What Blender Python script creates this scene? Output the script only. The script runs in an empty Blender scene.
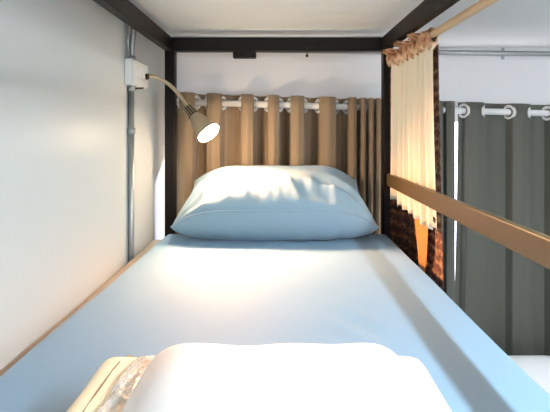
import bpy, bmesh, math, random
from mathutils import Vector, Matrix, noise

random.seed(7)
S = bpy.context.scene
COL = S.collection
PI = math.pi
CZ = 1.965                      # height of the eye above the floor
BED = 1.55                      # top of the upper mattress
F = 400.0


def P(px, py, d):
    """a measured sight line taken to its own distance d -> world metres"""
    return Vector(((px - 278) * d / F, d, CZ - (py - 129) * d / F))


# ------------------------------------------------------------------ materials
def srgb(r, g, b):
    f = lambda c: (c / 255 / 12.92) if c / 255 <= .04045 else ((c / 255 + .055) / 1.055) ** 2.4
    return (f(r), f(g), f(b), 1)


def mat(name, col, rough=.6, metal=0.0, noise_amt=.0, noise_scale=20, bump=.0, bump_scale=200,
        spec=.5, sheen=0.0, stretch=(1, 1, 1), emit=None, emit_s=0):
    m = bpy.data.materials.new(name)
    m.use_nodes = True
    nt = m.node_tree
    b = nt.nodes['Principled BSDF']
    b.inputs['Base Color'].default_value = col
    b.inputs['Roughness'].default_value = rough
    b.inputs['Metallic'].default_value = metal
    b.inputs['Specular IOR Level'].default_value = spec
    if sheen:
        b.inputs['Sheen Weight'].default_value = sheen
    if emit:
        b.inputs['Emission Color'].default_value = emit
        b.inputs['Emission Strength'].default_value = emit_s
    tc = nt.nodes.new('ShaderNodeTexCoord')
    mp = nt.nodes.new('ShaderNodeMapping')
    mp.inputs['Scale'].default_value = stretch
    nt.links.new(tc.outputs['Object'], mp.inputs['Vector'])
    if noise_amt:
        n = nt.nodes.new('ShaderNodeTexNoise')
        n.inputs['Scale'].default_value = noise_scale
        n.inputs['Detail'].default_value = 4
        nt.links.new(mp.outputs['Vector'], n.inputs['Vector'])
        mx = nt.nodes.new('ShaderNodeMix')
        mx.data_type = 'RGBA'
        mx.inputs[6].default_value = tuple(c * (1 - noise_amt) for c in col[:3]) + (1,)
        mx.inputs[7].default_value = tuple(min(1, c * (1 + noise_amt)) for c in col[:3]) + (1,)
        nt.links.new(n.outputs['Fac'], mx.inputs[0])
        nt.links.new(mx.outputs[2], b.inputs['Base Color'])
    if bump:
        n2 = nt.nodes.new('ShaderNodeTexNoise')
        n2.inputs['Scale'].default_value = bump_scale
        n2.inputs['Detail'].default_value = 3
        nt.links.new(mp.outputs['Vector'], n2.inputs['Vector'])
        bp = nt.nodes.new('ShaderNodeBump')
        bp.inputs['Strength'].default_value = bump
        bp.inputs['Distance'].default_value = .004
        nt.links.new(n2.outputs['Fac'], bp.inputs['Height'])
        nt.links.new(bp.outputs['Normal'], b.inputs['Normal'])
    return m


M = {}
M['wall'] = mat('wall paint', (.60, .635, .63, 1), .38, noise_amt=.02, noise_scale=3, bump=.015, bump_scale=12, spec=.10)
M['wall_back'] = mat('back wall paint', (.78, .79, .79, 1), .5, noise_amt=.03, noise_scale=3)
M['ceiling'] = mat('ceiling paint', (.86, .87, .85, 1), .42, noise_amt=.03, noise_scale=2)
M['floor'] = mat('floor tile', (.66, .66, .64, 1), .4, noise_amt=.1, noise_scale=8)
M['frame'] = mat('dark brown metal', (.0085, .0062, .0052, 1), .5, noise_amt=.15, noise_scale=30, spec=.2)
M['rail'] = mat('bronze brown rail paint', (.078, .055, .018, 1), .36, noise_amt=.18, noise_scale=9, stretch=(1, .6, 1))
M['board'] = mat('plywood and gap shade', (.27, .24, .20, 1), .55, noise_amt=.12, noise_scale=12, stretch=(4, .3, 4))
M['sheet'] = mat('pale blue sheet', (.165, .31, .455, 1), .75, noise_amt=.02, noise_scale=5, bump=.08, bump_scale=60, sheen=.15, spec=.3)
M['pillow'] = mat('pale blue pillowcase', (.22, .34, .43, 1), .72, noise_amt=.02, noise_scale=6, bump=.08, bump_scale=50, sheen=.15, spec=.3)
M['seam'] = mat('blue seam', (.26, .36, .46, 1), .8)
M['mattress'] = mat('mattress ticking', (.6, .62, .62, 1), .8)
M['cream'] = mat('cream quilt cotton', (.88, .80, .58, 1), .8, noise_amt=.05, noise_scale=30, bump=.2, bump_scale=90, spec=.3)
M['piping'] = mat('brown piping', (.30, .19, .09, 1), .7)
M['white'] = mat('white quilt cotton', (.87, .89, .90, 1), .8, bump=.15, bump_scale=40, spec=.3)
M['bedwhite'] = mat('white linen', (.82, .82, .82, 1), .8, bump=.1, bump_scale=40)
M['curtain'] = mat('lamplit blackout fabric', (.265, .188, .115, 1), .8, noise_amt=.03, noise_scale=60, bump=.1, bump_scale=400, sheen=.2, spec=.25, stretch=(1, 1, .2))  # same fabric as curtain_g, the lamp's warmth put into its colour
M['curtain_g'] = mat('grey green blackout fabric', (.108, .110, .088, 1), .6, noise_amt=.03, noise_scale=60, bump=.1, bump_scale=400, sheen=.2, spec=.3, stretch=(1, 1, .2))
M['eyelet'] = mat('white plastic eyelet', (.80, .80, .80, 1), .25)
M['rod'] = mat('white rod', (.80, .80, .78, 1), .35)
M['galv'] = mat('galvanised steel', (.34, .36, .36, 1), .34, .8, noise_amt=.15, noise_scale=25, stretch=(1, 1, .2))
M['plastic'] = mat('white switch plastic', (.80, .80, .76, 1), .35)
M['brass'] = mat('champagne metal', (.46, .38, .25, 1), .35, .7)
M['satin'] = mat('satin bronze lamp shell', (.40, .32, .21, 1), .45, .3)
M['dark'] = mat('dark bronze', (.05, .035, .022, 1), .4, .5)
M['dowel'] = mat('light wood dowel', (.66, .50, .32, 1), .5, noise_amt=.15, noise_scale=20, stretch=(3, .3, 3))
M['bulb'] = mat('lit bulb', (1, .9, .7, 1), .4, emit=(1, .71, .45, 1), emit_s=230)
M['tube'] = mat('lit tube', (1, 1, 1, 1), .4, emit=(.88, .96, 1, 1), emit_s=75)
M['white_metal'] = mat('white enamel', (.8, .8, .8, 1), .4)
M['lining'] = mat('cream lining gauze', (.78, .73, .60, 1), .85, noise_amt=.10, noise_scale=14, bump=.2, bump_scale=120, stretch=(1, 3, .25))
M['orange'] = mat('orange cotton', (.55, .20, .05, 1), .8, noise_amt=.2, noise_scale=30)
M['black'] = mat('black print', (.02, .02, .025, 1), .8)


def print_mat(name, dark, mid, light, zs, ns):
    m = bpy.data.materials.new(name)
    m.use_nodes = True
    nt = m.node_tree
    b = nt.nodes['Principled BSDF']
    b.inputs['Roughness'].default_value = .85
    tc = nt.nodes.new('ShaderNodeTexCoord')
    w = nt.nodes.new('ShaderNodeTexWave')
    w.bands_direction = 'Z'
    w.inputs['Scale'].default_value = zs
    w.inputs['Distortion'].default_value = 2.5
    v = nt.nodes.new('ShaderNodeTexVoronoi')
    v.inputs['Scale'].default_value = ns
    nt.links.new(tc.outputs['Object'], w.inputs['Vector'])
    nt.links.new(tc.outputs['Object'], v.inputs['Vector'])
    mt = nt.nodes.new('ShaderNodeMath')
    mt.operation = 'MULTIPLY_ADD'
    nt.links.new(v.outputs['Distance'], mt.inputs[0])
    mt.inputs[1].default_value = .85
    w2_ = nt.nodes.new('ShaderNodeMath')
    w2_.operation = 'MULTIPLY'
    w2_.inputs[1].default_value = .35
    nt.links.new(w.outputs['Fac'], w2_.inputs[0])
    nt.links.new(w2_.outputs[0], mt.inputs[2])
    r = nt.nodes.new('ShaderNodeValToRGB')
    e = r.color_ramp.elements
    e[0].position, e[0].color = .25, dark
    e[1].position, e[1].color = 1.0, light
    x = e.new(.62)
    x.color = mid
    nt.links.new(mt.outputs[0], r.inputs['Fac'])
    nt.links.new(r.outputs['Color'], b.inputs['Base Color'])
    return m


M['print'] = print_mat('brown batik print', (.022, .010, .007, 1), (.085, .028, .014, 1), (.25, .12, .06, 1), 7, 90)  # far half of the cloth, its shade put into the colour
M['border'] = print_mat('lit batik print', (.06, .022, .013, 1), (.17, .062, .033, 1), (.36, .22, .12, 1), 9, 85)  # near half of the same cloth, lamplight put into the colour
M['heading'] = print_mat('orange batik heading', (.17, .075, .04, 1), (.50, .28, .16, 1), (.76, .58, .40, 1), 5, 48)


def glass_mat():
    m = bpy.data.materials.new('window glass')
    m.use_nodes = True
    nt = m.node_tree
    out = nt.nodes['Material Output']
    nt.nodes.remove(nt.nodes['Principled BSDF'])
    t = nt.nodes.new('ShaderNodeBsdfTransparent')
    g = nt.nodes.new('ShaderNodeBsdfGlossy')
    g.inputs['Roughness'].default_value = .03
    mx = nt.nodes.new('ShaderNodeMixShader')
    mx.inputs[0].default_value = .06
    nt.links.new(t.outputs[0], mx.inputs[1])
    nt.links.new(g.outputs[0], mx.inputs[2])
    nt.links.new(mx.outputs[0], out.inputs[0])
    return m


M['glass'] = glass_mat()


def wrapper_mat():
    m = bpy.data.materials.new('clear crinkled plastic')
    m.use_nodes = True
    nt = m.node_tree
    out = nt.nodes['Material Output']
    b = nt.nodes['Principled BSDF']
    b.inputs['Base Color'].default_value = (.88, .88, .86, 1)
    b.inputs['Roughness'].default_value = .16
    b.inputs['Metallic'].default_value = .05
    t = nt.nodes.new('ShaderNodeBsdfTransparent')
    mx = nt.nodes.new('ShaderNodeMixShader')
    mx.inputs[0].default_value = .6
    n = nt.nodes.new('ShaderNodeTexNoise')
    n.inputs['Scale'].default_value = 130
    bp = nt.nodes.new('ShaderNodeBump')
    bp.inputs['Strength'].default_value = .8
    bp.inputs['Distance'].default_value = .006
    tc = nt.nodes.new('ShaderNodeTexCoord')
    nt.links.new(tc.outputs['Object'], n.inputs['Vector'])
    nt.links.new(n.outputs['Fac'], bp.inputs['Height'])
    nt.links.new(bp.outputs['Normal'], b.inputs['Normal'])
    nt.links.new(t.outputs[0], mx.inputs[1])
    nt.links.new(b.outputs[0], mx.inputs[2])
    nt.links.new(mx.outputs[0], out.inputs[0])
    return m


M['wrap'] = wrapper_mat()


# ------------------------------------------------------------------ helpers
def link(name, bm, m, parent=None, smooth=False, bevel=0, solid=0, subsurf=0):
    bmesh.ops.recalc_face_normals(bm, faces=bm.faces)
    me = bpy.data.meshes.new(name)
    bm.to_mesh(me)
    bm.free()
    o = bpy.data.objects.new(name, me)
    COL.objects.link(o)
    if m:
        me.materials.append(M[m] if isinstance(m, str) else m)
    if smooth:
        for p in me.polygons:
            p.use_smooth = True
    if solid:
        md = o.modifiers.new('thick', 'SOLIDIFY')
        md.thickness = solid
        md.offset = 0
    if bevel:
        md = o.modifiers.new('bevel', 'BEVEL')
        md.width = bevel
        md.segments = 2
        md.limit_method = 'ANGLE'
        md.angle_limit = math.radians(40)
    if subsurf:
        md = o.modifiers.new('sub', 'SUBSURF')
        md.levels = md.render_levels = subsurf
    if parent:
        o.parent = parent
        o.matrix_parent_inverse = Matrix.Translation(-Vector(parent.location))
    return o


def thing(name, label, cat, loc, group=None):
    o = bpy.data.objects.new(name, None)
    COL.objects.link(o)
    o.empty_display_size = .05
    o.location = loc
    o['label'] = label
    o['category'] = cat
    if group:
        o['group'] = group
    return o


def tag(o, label, cat, group=None):
    o['label'] = label
    o['category'] = cat
    if group:
        o['group'] = group
    return o


def struct(o):
    o['kind'] = 'structure'
    return o


def box(bm, x0, x1, y0, y1, z0, z1):
    v = [bm.verts.new(c) for c in ((x0, y0, z0), (x1, y0, z0), (x1, y1, z0), (x0, y1, z0),
                                   (x0, y0, z1), (x1, y0, z1), (x1, y1, z1), (x0, y1, z1))]
    for f in ((0, 1, 2, 3), (4, 7, 6, 5), (0, 4, 5, 1), (1, 5, 6, 2), (2, 6, 7, 3), (3, 7, 4, 0)):
        bm.faces.new([v[i] for i in f])
    return bm


def B(*a):
    return box(bmesh.new(), *a)


def tube(bm, pts, r, n=12, caps=True):
    pts = [Vector(p) for p in pts]
    rings = []
    up = None
    for i, p in enumerate(pts):
        t = (pts[min(i + 1, len(pts) - 1)] - pts[max(i - 1, 0)]).normalized()
        if up is None:
            up = t.orthogonal().normalized()
        up = (up - t * up.dot(t)).normalized()
        s = t.cross(up)
        rr = r[i] if isinstance(r, (list, tuple)) else r
        rings.append([bm.verts.new(p + (up * math.cos(2 * PI * k / n) + s * math.sin(2 * PI * k / n)) * rr) for k in range(n)])
    for a, b in zip(rings, rings[1:]):
        for k in range(n):
            bm.faces.new((a[k], a[(k + 1) % n], b[(k + 1) % n], b[k]))
    if caps:
        bm.faces.new(rings[0][::-1])
        bm.faces.new(rings[-1])
    return bm


def spline(pts, k=8):
    pts = [Vector(p) for p in pts]
    out = []
    q = [pts[0] * 2 - pts[1]] + pts + [pts[-1] * 2 - pts[-2]]
    for i in range(1, len(q) - 2):
        a, b, c, d = q[i - 1:i + 3]
        for j in range(k):
            t = j / k
            out.append(.5 * ((2 * b) + (c - a) * t + (2 * a - 5 * b + 4 * c - d) * t * t + (3 * b - a - 3 * c + d) * t ** 3))
    out.append(pts[-1])
    return out


def torus(bm, c, axis, R, r, n=28, m=8):
    axis = Vector(axis).normalized()
    u = axis.orthogonal().normalized()
    w = axis.cross(u)
    rings = []
    for i in range(n):
        a = 2 * PI * i / n
        d = u * math.cos(a) + w * math.sin(a)
        rings.append([bm.verts.new(Vector(c) + d * (R + r * math.cos(2 * PI * k / m)) + axis * r * math.sin(2 * PI * k / m)) for k in range(m)])
    for i in range(n):
        a, b = rings[i], rings[(i + 1) % n]
        for k in range(m):
            bm.faces.new((a[k], b[k], b[(k + 1) % m], a[(k + 1) % m]))
    return bm


def grid(bm, fn, nu, nv):
    vs = [[bm.verts.new(fn(i / nu, j / nv)) for j in range(nv + 1)] for i in range(nu + 1)]
    for i in range(nu):
        for j in range(nv):
            bm.faces.new((vs[i][j], vs[i + 1][j], vs[i + 1][j + 1], vs[i][j + 1]))
    return vs


def nz(x, y, z=0.0):
    return noise.noise(Vector((x, y, z)))


def puff(cx, cy, hx, hy, z0, H, n=6, m=2, p=10, extra=None, N=60, M_=60, bottom=None, bend=None):
    """closed soft slab: rounded plan, domed edges; bottom = depth of a mirrored underside"""
    bm = bmesh.new()

    def cl(t):
        t = 2 * t - 1
        return math.copysign(1 - (1 - abs(t)) ** 1.9, t)

    def pos(a, b, top):
        u, v = cl(a), cl(b)
        s = max(abs(u), abs(v))
        k = s / ((abs(u) ** p + abs(v) ** p) ** (1 / p)) if s > 1e-6 else 1
        x, y = u * k, v * k
        h = max(0, 1 - s ** n) ** (1 / m)
        X, Y = cx + x * hx, cy + y * hy
        if top:
            Z = z0 + H * h
            if extra:
                Z += extra(X, Y, x, y) * h
        else:
            Z = z0 - (bottom or 0) * h
        q = Vector((X, Y, Z))
        return bend(q, x, y, top) if bend else q
    vt = grid(bm, lambda a, b: pos(a, b, True), N, M_)
    if bottom:
        grid(bm, lambda a, b: pos(a, b, False), N, M_)
    else:
        ring = [vt[i][0] for i in range(N + 1)] + [vt[N][j] for j in range(1, M_ + 1)] + [vt[i][M_] for i in range(N - 1, -1, -1)] + [vt[0][j] for j in range(M_ - 1, 0, -1)]
        bm.faces.new(ring)
    bmesh.ops.remove_doubles(bm, verts=bm.verts, dist=1e-5)
    return bm


# ------------------------------------------------------------------ the room
XL, XR, YB, YF, ZC = -.51, 3.2, 1.96, -2.4, CZ + .40
TH = .12
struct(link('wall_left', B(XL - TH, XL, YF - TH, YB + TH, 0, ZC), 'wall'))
struct(link('wall_right', B(XR, XR + TH, YF - TH, YB + TH, 0, ZC), 'wall'))
struct(link('floor', B(XL - TH, XR + TH, YF - TH, YB + TH, -.1, 0), 'floor'))
struct(link('ceiling', B(XL - TH, XR + TH, YF - TH, YB + TH, ZC, ZC + .1), 'ceiling'))
# back wall with a long window opening behind the curtains
WX0, WX1, WZ0, WZ1 = XL + .001, 1.75, .72, CZ + .075
bm = bmesh.new()
box(bm, XL, XR, YB, YB + TH, 0, WZ0)
box(bm, XL, XR, YB, YB + TH, WZ1, ZC)
box(bm, WX1, XR, YB, YB + TH, WZ0, WZ1)
struct(link('wall_back', bm, 'wall_back'))
bm = bmesh.new()
fw = .04
box(bm, WX0, WX1, YB + .04, YB + .09, WZ0, WZ0 + fw)
box(bm, WX0, WX1, YB + .04, YB + .09, WZ1 - fw, WZ1)
for x in (WX0, .36, WX1 - fw):
    w = .006 if x == WX0 else fw
    box(bm, x, x + w, YB + .04, YB + .09, WZ0 + fw, WZ1 - fw)
w1 = struct(link('window_1', bm, 'white_metal', bevel=.003))
for x0, x1 in ((WX0 + .006, .36), (.40, WX1 - fw)):
    link('pane', B(x0, x1, YB + .062, YB + .068, WZ0 + fw, WZ1 - fw), 'glass', w1)
# wall behind the eye with an unseen window added for fill light
FX0, FX1, FZ0, FZ1 = .1, 2.9, .9, 2.2
bm = bmesh.new()
box(bm, XL, XR, YF - TH, YF, 0, FZ0)
box(bm, XL, XR, YF - TH, YF, FZ1, ZC)
box(bm, XL, FX0, YF - TH, YF, FZ0, FZ1)
box(bm, FX1, XR, YF - TH, YF, FZ0, FZ1)
struct(link('wall_front', bm, 'wall'))
bm = bmesh.new()
box(bm, FX0, FX1, YF - .09, YF - .04, FZ0, FZ0 + fw)
box(bm, FX0, FX1, YF - .09, YF - .04, FZ1 - fw, FZ1)
for x in (FX0, 1.48, FX1 - fw):
    box(bm, x, x + fw, YF - .09, YF - .04, FZ0 + fw, FZ1 - fw)
w2 = struct(link('fill_window', bm, 'white_metal', bevel=.003))
for x0, x1 in ((FX0 + fw, 1.48), (1.52, FX1 - fw)):
    link('pane', B(x0, x1, YF - .068, YF - .062, FZ0 + fw, FZ1 - fw), 'glass', w2)

# ------------------------------------------------------------------ the bunk bed
bed = thing('bunk_bed', 'dark brown metal bunk bed frame with a bronze guard rail beside the wall', 'bunk bed', (0, .6, 0))
PY0, PY1, RY0, RY1 = 1.61, 1.65, -.42, -.38
BZ0, BZ1 = CZ + .315, CZ + .37
for y0, y1 in ((PY0, PY1), (RY0, RY1)):
    link('post', B(-.457, -.417, y0, y1, 0, BZ1), 'frame', bed, bevel=.003)
    link('post', B(.425, .459, y0, y1, 0, BZ1), 'frame', bed, bevel=.003)
hb = link('head_beam', B(-.417, .425, PY0, PY1, BZ0, BZ1), 'frame', bed, bevel=.003)
link('foot_beam', B(-.417, .425, RY0, RY1, BZ0, BZ1), 'frame', bed, bevel=.003)
link('side_beam', B(-.457, -.427, RY1, PY0, BZ0, BZ1), 'frame', bed, bevel=.003)
link('side_beam', B(.418, .448, RY1, PY0, BZ0, BZ1), 'frame', bed, bevel=.003)
x0 = P(233, 0, 1.62).x
x1 = P(256, 0, 1.62).x
br = link('bracket', B(x0, x1, 1.612, 1.645, BZ0 - .027, BZ0), M['frame'], hb, bevel=.002)
hk = bmesh.new()
c = P(307, 53, 1.62)
tube(hk, [(c.x, c.y, BZ0), (c.x, c.y, BZ0 - .014)], .0022, 8)
bmesh.ops.create_uvsphere(hk, u_segments=12, v_segments=8, radius=.0065, matrix=Matrix.Translation((c.x, c.y, BZ0 - .018)))
link('hook', hk, 'dark', hb, smooth=True)
# guard rail along the open side
RZ0, RZ1 = CZ - .228, CZ - .178
rail = link('guard_rail', B(.437, .455, RY1, PY0, RZ0, RZ1), 'rail', bed, bevel=.003)
rail['label'] = 'bronze brown guard rail along the open side'
# deck under the mattress
for x0, x1 in ((-.457, -.427), (.425, .455)):
    link('bed_rail', B(x0, x1, RY1, PY0, BED - .24, BED - .16), 'frame', bed, bevel=.003)
link('deck', B(-.427, .425, RY1, PY0, BED - .18, BED - .162), 'board', bed)
link('head_rail', B(-.417, .425, PY0 + .005, PY1 - .005, BED - .08, BED - .03), 'frame', bed, bevel=.003)
link('foot_rail', B(-.417, .425, RY0 + .005, RY1 - .005, BED - .08, BED + .05), 'frame', bed, bevel=.003)
bb_ = bmesh.new()
top_ = []
for z in (BED - .04, BED - .021):
    top_.append([bb_.verts.new((x, y, z)) for x, y in ((XL + .022, RY1), (-.480, RY1), (-.480, .70), (-.447, 1.575), (XL + .022, 1.575))])
bb_.faces.new(top_[0][::-1])
bb_.faces.new(top_[1])
for i in range(5):
    bb_.faces.new((top_[0][i], top_[0][(i + 1) % 5], top_[1][(i + 1) % 5], top_[1][i]))
wb = link('gap_strip', bb_, 'board', bed)  # strip filling the gap, the gap's warm shade put into its colour
wb['label'] = 'narrow strip coloured as the shadow gap between mattress and wall'
cab = bmesh.new()
tube(cab, [(-.43, PY0 + .006, BZ1 + .004), (0, PY0 + .006, BZ1 + .004), (.42, PY0 + .006, BZ1 + .004)], .004, 8)
tag(link('cable', cab, 'white_metal', smooth=True), 'thin white cable lying on top of the head beam under the ceiling', 'cable')

# mattress and sheet
mt = thing('mattress', 'bunk mattress under a smooth pale blue fitted sheet', 'mattress', (-.02, .6, BED - .16))
link('mattress_core', B(-.435, .41, -.34, 1.585, BED - .16, BED - .03), 'mattress', mt, bevel=.02)


def sheet_dz(X, Y, x, y):
    d = .0025 * nz(X * 5, Y * 3, 1) + .0012 * nz(X * 14, Y * 9, 2)
    # soft diagonal puckers near the open side
    t = (X - .14) * .8 + (Y - .80) * .6
    d += .006 * math.exp(-(((X - .16) / .05) ** 2 + ((Y - .83) / .12) ** 2)) * math.sin(t * 90)
    return d


link('fitted_sheet', puff(-.0265, .624, .4615, .984, BED - .15, .15, n=150, m=2.2, p=110, extra=sheet_dz, N=110, M_=140, bend=lambda q, x, y, top: Vector((q.x + (1 - x) / 2 * (.010 + .034 * min(1, max(0, (q.y - .7) / .9))), q.y, q.z))), 'sheet', mt, smooth=True)

# ------------------------------------------------------------------ pillow
TOP, BOT = .102, .10


def pillow_mesh():
    bm = bmesh.new()
    NU, NV = 110, 80
    W = .378

    def cl(t):
        t = 2 * t - 1
        return math.copysign(1 - (1 - abs(t)) ** 1.5, t)

    def pos(a, b, top):
        u, v = cl(a), cl(b)
        # pillow outline: sides drawn in a little between pointed corners
        X = -.012 + u * W * (1 - .05 * (1 - v * v)) * (1 - .045 * (v + 1) / 2)
        Y = 1.455 + (v + 1) / 2 * .335 - .03 * (1 - u * u) * (1 - (v + 1) / 2)
        t = (v + 1) / 2
        zs = .058 + .065 * (1 - abs(u) ** 5) * (1 - t) + .128 * t
        e = (max(0, 1 - abs(u) ** 4) ** .6) * (max(0, 1 - abs(v) ** 2.8) ** .6)
        if top:
            z = zs + TOP * e
            z += .007 * (nz(X * 8, Y * 8, 3)) * e ** .5
            # puckers gathered along the front seam
            g = math.exp(-((v + .72) / .26) ** 2) * (1 - abs(u) ** 6)
            z += g * (.030 * (.35 - abs(nz(X * 13 + Y * 4, Y * 3, 9))) * 1.2 + .007 * nz(X * 40, Y * 9, 4)) * e ** .35
            # folds running in from the corners
            for sx in (-1, 1):
                ang = math.atan2(v + 1.05, (1.05 - u * sx))
                rad = math.hypot(v + 1.05, 1.05 - u * sx)
                z += .013 * math.sin(ang * 12 + sx) * math.exp(-((rad - .55) / .35) ** 2) * e ** .4
        else:
            z = zs - BOT * 1.6 * e ** .7
            z += .007 * nz(X * 20, 2.2, 5) * e ** .5
            z = max(z, .003)
        return Vector((X, Y, BED + z))
    grid(bm, lambda a, b: pos(a, b, True), NU, NV)
    grid(bm, lambda a, b: pos(a, b, False), NU, NV)
    bmesh.ops.remove_doubles(bm, verts=bm.verts, dist=1e-5)
    edge = [pos(i / 100, 0, True) for i in range(101)] + [pos(1, i / 40, True) for i in range(1, 41)]
    return bm, edge


pb, edge = pillow_mesh()
pil = tag(link('pillow', pb, 'pillow', smooth=True), 'plump pale blue pillow at the head of the bunk under the lamp', 'pillow')
sm = bmesh.new()
tube(sm, edge, .0028, 6)
so = link('seam', sm, 'seam', pil, smooth=True)
so['label'] = 'darker stitched seam around the pillow edge'

# ------------------------------------------------------------------ folded blanket in the foreground
BZ = BED + .002
bl = thing('folded_blanket', 'folded white quilt with cream border lying in the foreground', 'blanket', (-.01, .33, BZ))
link('quilt_border', puff(-.022, .345, .244, .262, BZ, .082, n=30, m=2, p=40,
                          extra=lambda X, Y, x, y: .004 * nz(X * 18, Y * 18, 3), N=70, M_=70), 'cream', bl, smooth=True)
pp = bmesh.new()
pts = []
for i in range(41):
    a = -PI / 2 + 0
    t = i / 40
    pts.append((-.228 + .006 * max(0, (t - .8) / .2) ** 2, .12 + .485 * t, BZ + .081 - .012 * max(0, (t - .9) / .1) ** 2))
tube(pp, pts, .0018, 6)
link('piping', pp, 'piping', bl, smooth=True)
link('quilt_top', puff(-.002, .342, .188, .264, BZ + .058, .079, n=4, m=1.7, p=12,
                       extra=lambda X, Y, x, y: .008 * nz(X * 11, Y * 11, 7), N=70, M_=70), 'white', bl, smooth=True)
wr = link('plastic_wrapper', puff(-.190, .365, .021, .225, BZ + .076, .016, n=5, m=2, p=5,
                                  extra=lambda X, Y, x, y: .005 * nz(X * 70, Y * 70, 3), N=40, M_=90), 'wrap', bl, smooth=True)
wr['label'] = 'strip of crinkled clear plastic'

# ------------------------------------------------------------------ curtains on the back wall
YR = 1.862
SL = .027                       # the rod hangs slightly lower to the right
ROD_Z = P(278, 105, YR).z
AMP = .034


def rod_z(x):
    return ROD_Z - SL * x * 1.15


rb = bmesh.new()
tube(rb, [(XL, YR, rod_z(XL)), (XR, YR, rod_z(XR))], .015, 14)
rod = tag(link('curtain_rod', rb, 'rod', smooth=True), 'long white rod carrying the eyelet curtains along the back wall', 'curtain rod')


def curtain(name, label, fronts, xs, xe, m, z_bot, top_off, AMP=.055, close=0):
    t = thing(name, label, 'curtain', ((xs + xe) / 2, YR, z_bot), 'eyelet curtains along the back wall')
    k = (YR - AMP) / F
    fr = [((a - 278) * k, (b - 278) * k) for a, b in fronts]
    keys = [(xs, YR + AMP * .6)]
    cross = []
    for i, (a, b) in enumerate(fr):
        w = b - a
        gl = a - (fr[i - 1][1] if i else xs)
        gr = (fr[i + 1][0] if i < len(fr) - 1 else xe) - b
        keys += [(a - gl * .10, YR + AMP * .6), (a + w * .06, YR - AMP * .85), ((a + b) / 2, YR - AMP * 1.05), (b - w * .06, YR - AMP * .85), (b + gr * .10, YR + AMP * .6)]
        if gr > .012:
            keys.append((b + gr / 2, YR + AMP))
        cross.append((a, -1, gl))
        cross.append((b, 1, gr))
    keys.append((xe, YR + AMP * .6))
    kk = []
    for q in keys:
        if not kk or q[0] > kk[-1][0] + 1e-4:
            kk.append(q)
    path = []
    for (xa, ya), (xb, yb) in zip(kk, kk[1:]):
        for j in range(8):
            s = j / 8
            e = (1 - math.cos(PI * s)) / 2
            path.append((xa + (xb - xa) * s, ya + (yb - ya) * e))
    path.append(kk[-1])
    bm = bmesh.new()
    NZ = 26
    rows = []
    for (x, y) in path:
        zt = rod_z(x) + top_off
        col = []
        for j in range(NZ + 1):
            s = j / NZ
            z = zt + (z_bot - zt) * s
            a = 1 + .25 * nz(x * 3, s * 2, 4) * min(1, s * 4)
            ed = min(1, (x - xs) / .04, (xe - x) / .04)
            dx = -close * s ** 1.5 * max(0, 1 - (x - xs) / .08) + .006 * nz(x * 4, s * 1.6, 8) * min(1, s * 3) * ed
            xx = max(x + dx, XL + .004)
            col.append(bm.verts.new((xx, YR + (y - YR) * a, z)))
        rows.append(col)
    for a, b in zip(rows, rows[1:]):
        for j in range(NZ):
            bm.faces.new((a[j], b[j], b[j + 1], a[j + 1]))
    link('drape', bm, m, t, smooth=True, solid=.0025)
    for (x, sgn, g) in cross:
        if g < .02:
            continue
        rg = bmesh.new()
        # the flank turns from the front fold to the back fold: its normal leans to the gap
        ax = Vector((1, -.5 * sgn, 0))
        torus(rg, (x + sgn * .004, YR, rod_z(x)), ax, .0275, .007)
        link('eyelet', rg, 'eyelet', t, smooth=True)
    return t


k0 = (YR - AMP) / F
curtain('eyelet_curtain', 'eyelet curtain, lamplight put into its colour, hung behind the pillow and lamp', [
    (178, 193), (206, 220), (241, 253), (268, 279), (291, 304.5), (320.5, 337), (350, 357.5), (361.5, 366.5), (369.5, 374), (377, 381.5)],
    (172.5 - 278) * k0, (388.5 - 278) * k0, 'curtain', .5, .042)
curtain('eyelet_curtain', 'narrow bunched eyelet curtain between the printed curtain and the bright window gap', [
    (388, 394), (398, 404), (410, 416), (422, 428), (433, 444), (447, 455.5)], (385.5 - 278) * k0, (456.3 - 278) * k0, 'curtain_g', .3, .041, .030)
curtain('eyelet_curtain', 'grey green eyelet curtain on the right behind the guard rail', [
    (467, 485), (513, 531), (552, 568), (592, 606), (630, 646)], (463 - 278) * k0, (668 - 278) * k0, 'curtain_g', .3, .040, .026, .045)

# ------------------------------------------------------------------ conduits, switch box
cx = XL + .011
yb_ = 1.36
cd = thing('conduit', 'vertical galvanised conduit running up the left wall to the switch box', 'conduit', (cx, yb_, .9))
bm = bmesh.new()
zb, zt = P(0, 85, 1.36).z, P(0, 62, 1.36).z
tube(bm, [(cx, yb_, .9), (cx, yb_, zb)], .010, 14)
link('lower_pipe', bm, 'galv', cd, smooth=True)
bm = bmesh.new()
tube(bm, spline([(cx + .002, yb_, zt), (cx + .002, yb_, zt + .04), (cx + .006, yb_ - .002, zt + .085), (cx + .014, yb_ - .004, zt + .14), (cx + .016, yb_ - .004, ZC - .004)]), .010, 14)
link('upper_pipe', bm, 'galv', cd, smooth=True)
bm = bmesh.new()
tube(bm, [(cx - .0005, yb_ - .028, zt - .005), (cx - .0005, yb_ - .028, ZC - .004)], .0045, 10)
link('cable_sleeve', bm, 'galv', cd, smooth=True)
for z in (zb - .012, zt + .010, P(0, 131, 1.35).z):
    bm = bmesh.new()
    tube(bm, [(cx + .001, yb_, z - .010), (cx + .001, yb_, z + .010)], .0135, 14)
    link('coupling', bm, 'galv', cd, smooth=True)
bm = bmesh.new()
c = P(137, 87.5, 1.32)
tube(bm, [(cx + .010, yb_, zb - .012), (cx + .040, yb_ + .006, zb - .010)], .0035, 8)
link('screw', bm, 'dark', cd, smooth=True)

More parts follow.
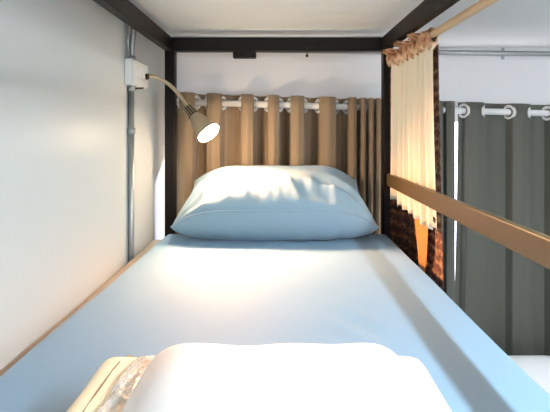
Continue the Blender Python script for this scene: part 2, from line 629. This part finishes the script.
sb = thing('switch_box', 'white surface switch box on the left wall conduit', 'switch box', (XL, 1.34, CZ + .15))
bz0, bz1 = P(0, 86, 1.36).z, P(0, 60, 1.36).z
link('box', B(XL, XL + .026, 1.325, 1.478, bz0, bz1), 'plastic', sb, bevel=.004)
link('cover_plate', B(XL + .026, XL + .032, 1.329, 1.474, bz0 + .003, bz1 - .003), 'plastic', sb, bevel=.003)
zm = (bz0 + bz1) / 2
link('rocker', B(XL + .032, XL + .036, 1.36, 1.39, zm - .018, zm + .018), 'plastic', sb, bevel=.0015)
link('rocker', B(XL + .032, XL + .036, 1.395, 1.425, zm - .018, zm + .018), 'plastic', sb, bevel=.0015)

# far conduit just under the ceiling
z0 = P(430, 52, 1.94).z
fc = thing('conduit', 'horizontal galvanised conduit high on the back wall above the right curtain', 'conduit', (.5, YB - .012, z0))
bm = bmesh.new()
tube(bm, [(XL, YB - .012, z0 + .016), (XR, YB - .012, z0 - .032)], .0118, 14)
link('pipe', bm, 'galv', fc, smooth=True)
for px in (505,):
    x = P(px, 0, 1.94).x
    z = z0 + .016 - .048 * (x - XL) / (XR - XL)
    bm = bmesh.new()
    torus(bm, (x, YB - .012, z), (1, 0, 0), .0105, .003, 16, 6)
    box(bm, x - .006, x + .006, YB - .004, YB, z - .028, z + .028)
    link('clip', bm, 'galv', fc, smooth=False)

# ------------------------------------------------------------------ reading lamp
lp = thing('reading_lamp', 'lit gooseneck reading lamp reaching out from the switch box over the pillow', 'lamp', (XL + .032, 1.40, zm))
A0 = Vector((XL + .030, 1.445, P(0, 76, 1.42).z))
neck = spline([A0, P(153, 76.5, 1.465), P(163, 80.5, 1.49), P(173, 88, 1.515), P(181, 97.5, 1.54), P(187, 107, 1.56)], 8)
bm = bmesh.new()
tube(bm, neck, .0072, 12)
link('gooseneck', bm, 'brass', lp, smooth=True)
bm = bmesh.new()
tube(bm, [A0 + Vector((-.001, 0, 0)), A0 + (neck[4] - neck[0]) * .8], .011, 14)
link('socket', bm, 'dark', lp, smooth=True)
H0 = P(187, 107, 1.56)
H1 = P(212, 137, 1.53)
ax = (H1 - H0).normalized()
Lh = (H1 - H0).length


def lathe(bm, o, ax, prof, n=32):
    ax = ax.normalized()
    u = ax.orthogonal().normalized()
    w = ax.cross(u)
    rings = []
    for (s, r) in prof:
        rings.append([bm.verts.new(o + ax * s + (u * math.cos(2 * PI * k / n) + w * math.sin(2 * PI * k / n)) * r) for k in range(n)])
    for a, b in zip(rings, rings[1:]):
        for k in range(n):
            bm.faces.new((a[k], a[(k + 1) % n], b[(k + 1) % n], b[k]))
    return bm


hd = bmesh.new()
lathe(hd, H0, ax, [(0, .004), (.001, .017), (.042, .0195), (.050, .022), (.074, .031), (Lh - .036, .041), (Lh - .027, .0455), (Lh - .0275, .0438), (Lh - .036, .0395), (.072, .028), (.05, .012)])
head = link('lamp_head', hd, 'satin', lp, smooth=True)
cb = bmesh.new()
lathe(cb, H0, ax, [(.003, .010), (.003, .0208), (.045, .0225), (.045, .012)])
link('collar', cb, 'dark', head, smooth=False)
u = ax.orthogonal().normalized()
w = ax.cross(u)
for k in range(14):
    a = 2 * PI * k / 14
    d = u * math.cos(a) + w * math.sin(a)
    e = ax.cross(d)
    fb = bmesh.new()
    vs = []
    for s in (.004, .043):
        for r in (.014, .0245):
            for q in (-.0014, .0014):
                vs.append(fb.verts.new(H0 + ax * s + d * r + e * q))
    bmesh.ops.convex_hull(fb, input=vs)
    link('cooling_fin', fb, 'brass', head)
bb = bmesh.new()
lathe(bb, H0, ax, [(Lh - .038, .0005), (Lh - .038, .030), (Lh - .034, .038), (Lh - .026, .0435), (Lh - .016, .0445), (Lh - .008, .037), (Lh - .003, .023), (Lh - .001, .010), (Lh - .0005, .0005)])
link('bulb', bb, 'bulb', lp, smooth=True)

# ------------------------------------------------------------------ printed curtain on its wooden rod at the bed side
RX, RH = .474, CZ + .289
rb = bmesh.new()
tube(rb, [(RX, RY0, RH), (RX, 1.62, RH)], .0115, 14)
tag(link('wooden_rod', rb, 'dowel', smooth=True), 'light wooden rod beside the upper right beam carrying the printed curtain', 'rod')
pc = thing('printed_curtain', 'gathered batik curtain with pale lining hanging at the right bed post', 'curtain', (RX, 1.4, BED - .2))
YN, YE = 1.215, 1.60


def plan(s, amp, off, frq, ph):
    y = YN + (YE - YN) * s
    x = RX + off + amp * math.sin(s * frq + ph) * min(1, s * 9)
    if s > .75:
        x -= (.024 + (off if off > 0 else 0) * .3) * ((s - .75) / .25) ** 1.5
    return x, y


def ln(s, t):
    zt, zb = RH - .030, CZ - .305
    zb += .030 * s + .02 * nz(s * 9, 1.3, 0) + .010 * nz(s * 30, 4, 0)
    z = zt + (zb - zt) * t
    x, y = plan(s, .008 + .006 * t, -.004, 46, .4 * t)
    x += .004 * nz(s * 30, z * 3, 2) * min(1, s * 9)
    y += (-.040 * t ** 1.5) * (1 - s)
    return Vector((x - .004 * t, y, z))


bm = bmesh.new()
grid(bm, ln, 150, 30)
lo = link('lining', bm, 'lining', pc, smooth=True, solid=.001)
lo['label'] = 'pale cream lining facing the bed'


def pr(s, t):
    zt, zb = RH - .028, BED - .22
    z = zt + (zb - zt) * t
    x, y = plan(s, .004, .018, 40, 1.0)
    x -= .014 * max(0, (s - .75) / .25) ** 1.5
    y += (-.050 * t ** 1.3) * (1 - s) + .012 * (1 - s)
    return Vector((x, y, z))


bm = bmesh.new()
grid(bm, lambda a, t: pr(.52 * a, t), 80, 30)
link('lit_print', bm, 'border', pc, smooth=True, solid=.001)['label'] = 'reddish brown lit batik print along the near edge, lamplight put into its colour'
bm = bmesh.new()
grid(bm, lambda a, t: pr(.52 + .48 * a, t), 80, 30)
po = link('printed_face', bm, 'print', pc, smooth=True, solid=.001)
po['label'] = 'dark brown and orange batik print hanging below the lining, shade put into its colour'


def fl(s, t):
    z = CZ - .295 - .225 * t
    y = 1.250 + .050 * t + (.105 - .065 * min(1, t * 1.3)) * s
    return Vector((RX - .006 + .006 * math.sin(s * 5 + t * 3), y, z))


bm = bmesh.new()
grid(bm, fl, 14, 24)
fo = link('turned_flap', bm, 'orange', pc, smooth=True, solid=.001)
fo['label'] = 'plain orange turned back edge of the cloth'


def hd_(s, t):
    a = 2 * PI * t
    r = .021 + .0045 * math.sin(s * 120 + 4 * nz(s * 10, t * 3, 0)) + .003 * nz(s * 50, t * 6, 1)
    r = .0115 + (r - .0115) * min(1, s / .025) ** .5
    x, y = plan(s, .002, 0, 50, 0)
    return Vector((x + r * .8 * math.cos(a), y, RH - .010 + r * 1.35 * math.sin(a)))


bm = bmesh.new()
grid(bm, hd_, 150, 20)
link('heading', bm, 'heading', pc, smooth=True)


def fr_(s, t):
    x, y = plan(s, 0, 0, 50, 0)
    h = abs(math.sin(PI * 3 * (s - .03))) ** .7 * min(1, .5 + s) * (1 - .35 * s)
    return Vector((x - .012 - .062 * t * h + .004 * math.sin(s * 90), y + .010 * math.cos(s * 60) * t, RH + .002 + (.006 + .013 * h) * t))


bm = bmesh.new()
grid(bm, fr_, 150, 6)
link('frill', bm, 'heading', pc, smooth=True, solid=.001)

# small elephant printed on the hem of the lining
ep = [(-.9, .1), (-.8, .5), (-.3, .62), (.2, .55), (.45, .72), (.75, .62), (.9, .2), (.95, -.3), (.85, -.55), (.75, -.5), (.78, -.1), (.62, 0), (.5, -.2),
      (.5, -.8), (.2, -.8), (.18, -.3), (-.35, -.3), (-.4, -.8), (-.7, -.8), (-.72, -.2), (-.88, -.3), (-.95, 0)]
q = ln(.05, .955)
bm = bmesh.new()
f_ = bm.faces.new([bm.verts.new((q.x - .0035, q.y + a * .0105, q.z + b * .0125)) for a, b in ep])
r_ = bmesh.ops.extrude_face_region(bm, geom=[f_])
bmesh.ops.translate(bm, vec=(.003, 0, 0), verts=[v for v in r_['geom'] if isinstance(v, bmesh.types.BMVert)])
eo = link('elephant_motif', bm, 'black', pc)
eo['label'] = 'small black elephant motif on the lining hem'

# ------------------------------------------------------------------ neighbouring low bed beyond the rail
nb = thing('low_bed', 'low white bed beyond the guard rail at the right', 'bed', (1.25, .85, 0))
link('bed_base', B(.80, 1.74, -.2, 1.78, .06, .32), 'frame', nb, bevel=.005)
for x in (.83, 1.66):
    for y in (-.15, 1.68):
        link('leg', B(x, x + .05, y, y + .05, 0, .06), 'frame', nb)
link('mattress', puff(1.27, .79, .46, .98, .32, .22, n=20, m=2.2, p=20, N=40, M_=50), 'bedwhite', nb, smooth=True)


def lean(qv, x, y, top):
    # stands on its long edge and leans back against the curtain
    dy, dz = qv.y, qv.z
    a = math.radians(72)
    return Vector((qv.x, 1.62 + dy * math.cos(a) - dz * math.sin(a), .79 + dy * math.sin(a) + dz * math.cos(a)))


pb2 = puff(1.06, 0, .31, .23, 0, .085, n=2.6, m=1.8, p=3, extra=lambda X, Y, x, y: .010 * nz(X * 10, Y * 10, 2), bottom=.05, bend=lean, N=50, M_=40)
tag(link('pillow', pb2, 'bedwhite', smooth=True), 'plain white pillow propped up beyond the bunk at the right edge', 'pillow')

# ------------------------------------------------------------------ lights
tl = thing('tube_lamp', 'fluorescent tube lamp on the ceiling over the aisle', 'lamp', (.78, .1, ZC))
link('housing', B(.755, .805, -.62, .66, ZC - .028, ZC), 'white_metal', tl, bevel=.004)
bm = bmesh.new()
tube(bm, [(.78, -.58, ZC - .044), (.78, .62, ZC - .044)], .013, 14)
link('tube', bm, 'tube', tl, smooth=True)
for y in (-.60, .62):
    link('end_cap', B(.764, .796, y, y + .02, ZC - .06, ZC - .028), 'white_metal', tl)


def area(name, loc, rot, sx, sy, e, col):
    l = bpy.data.lights.new(name, 'AREA')
    l.shape = 'RECTANGLE'
    l.size, l.size_y = sx, sy
    l.energy = e
    l.color = col
    o = bpy.data.objects.new(name, l)
    o.location = loc
    o.rotation_euler = rot
    COL.objects.link(o)
    return o


sp = bpy.data.lights.new('lamp_beam', 'SPOT')
sp.energy = 80
sp.color = (1, .48, .23)
sp.spot_size = math.radians(138)
sp.spot_blend = .9
sp.shadow_soft_size = .03
so_ = bpy.data.objects.new('lamp_beam', sp)
so_.location = H0 + ax * (Lh + .055)
so_.rotation_euler = Vector((.25, -.31, -.37)).to_track_quat('-Z', 'Y').to_euler()
COL.objects.link(so_)
area('window_fill', ((FX0 + FX1) / 2, YF - .15, (FZ0 + FZ1) / 2), (math.radians(90), 0, 0), FX1 - FX0, FZ1 - FZ0, 11, (.74, .9, 1))  # fill light outside the added window behind the eye
tube_area = area('tube_light', (.78, .02, ZC - .062), (0, 0, 0), .03, 1.2, 30, (.86, .96, 1))

sl = bpy.data.lights.new('sun', 'SUN')
sl.energy = 60
sl.angle = math.radians(1)
sl.color = (.95, .93, 1)
slo = bpy.data.objects.new('sun', sl)
slo.rotation_euler = Vector((-.118, -1, -.66)).to_track_quat('-Z', 'Y').to_euler()
slo.location = (.5, 5, 5)
COL.objects.link(slo)
w = bpy.data.worlds.new('sky')
S.world = w
w.use_nodes = True
bg = w.node_tree.nodes['Background']
bg.inputs[0].default_value = (.88, .88, 1, 1)
bg.inputs[1].default_value = 6

# ------------------------------------------------------------------ camera
cam = bpy.data.cameras.new('camera')
cam.sensor_width = 36
cam.lens = F / 550 * 36
cam.shift_x = -3 / 550
cam.shift_y = (129 - 206) / 550
cam.clip_start = .01
co = bpy.data.objects.new('camera', cam)
co.location = (0, 0, CZ)
co.rotation_euler = (PI / 2, 0, 0)
COL.objects.link(co)
S.camera = co

S.view_settings.view_transform = 'Standard'
S.view_settings.look = 'None'
S.view_settings.exposure = -.25
S.view_settings.gamma = 1
S.view_settings.use_curve_mapping = False
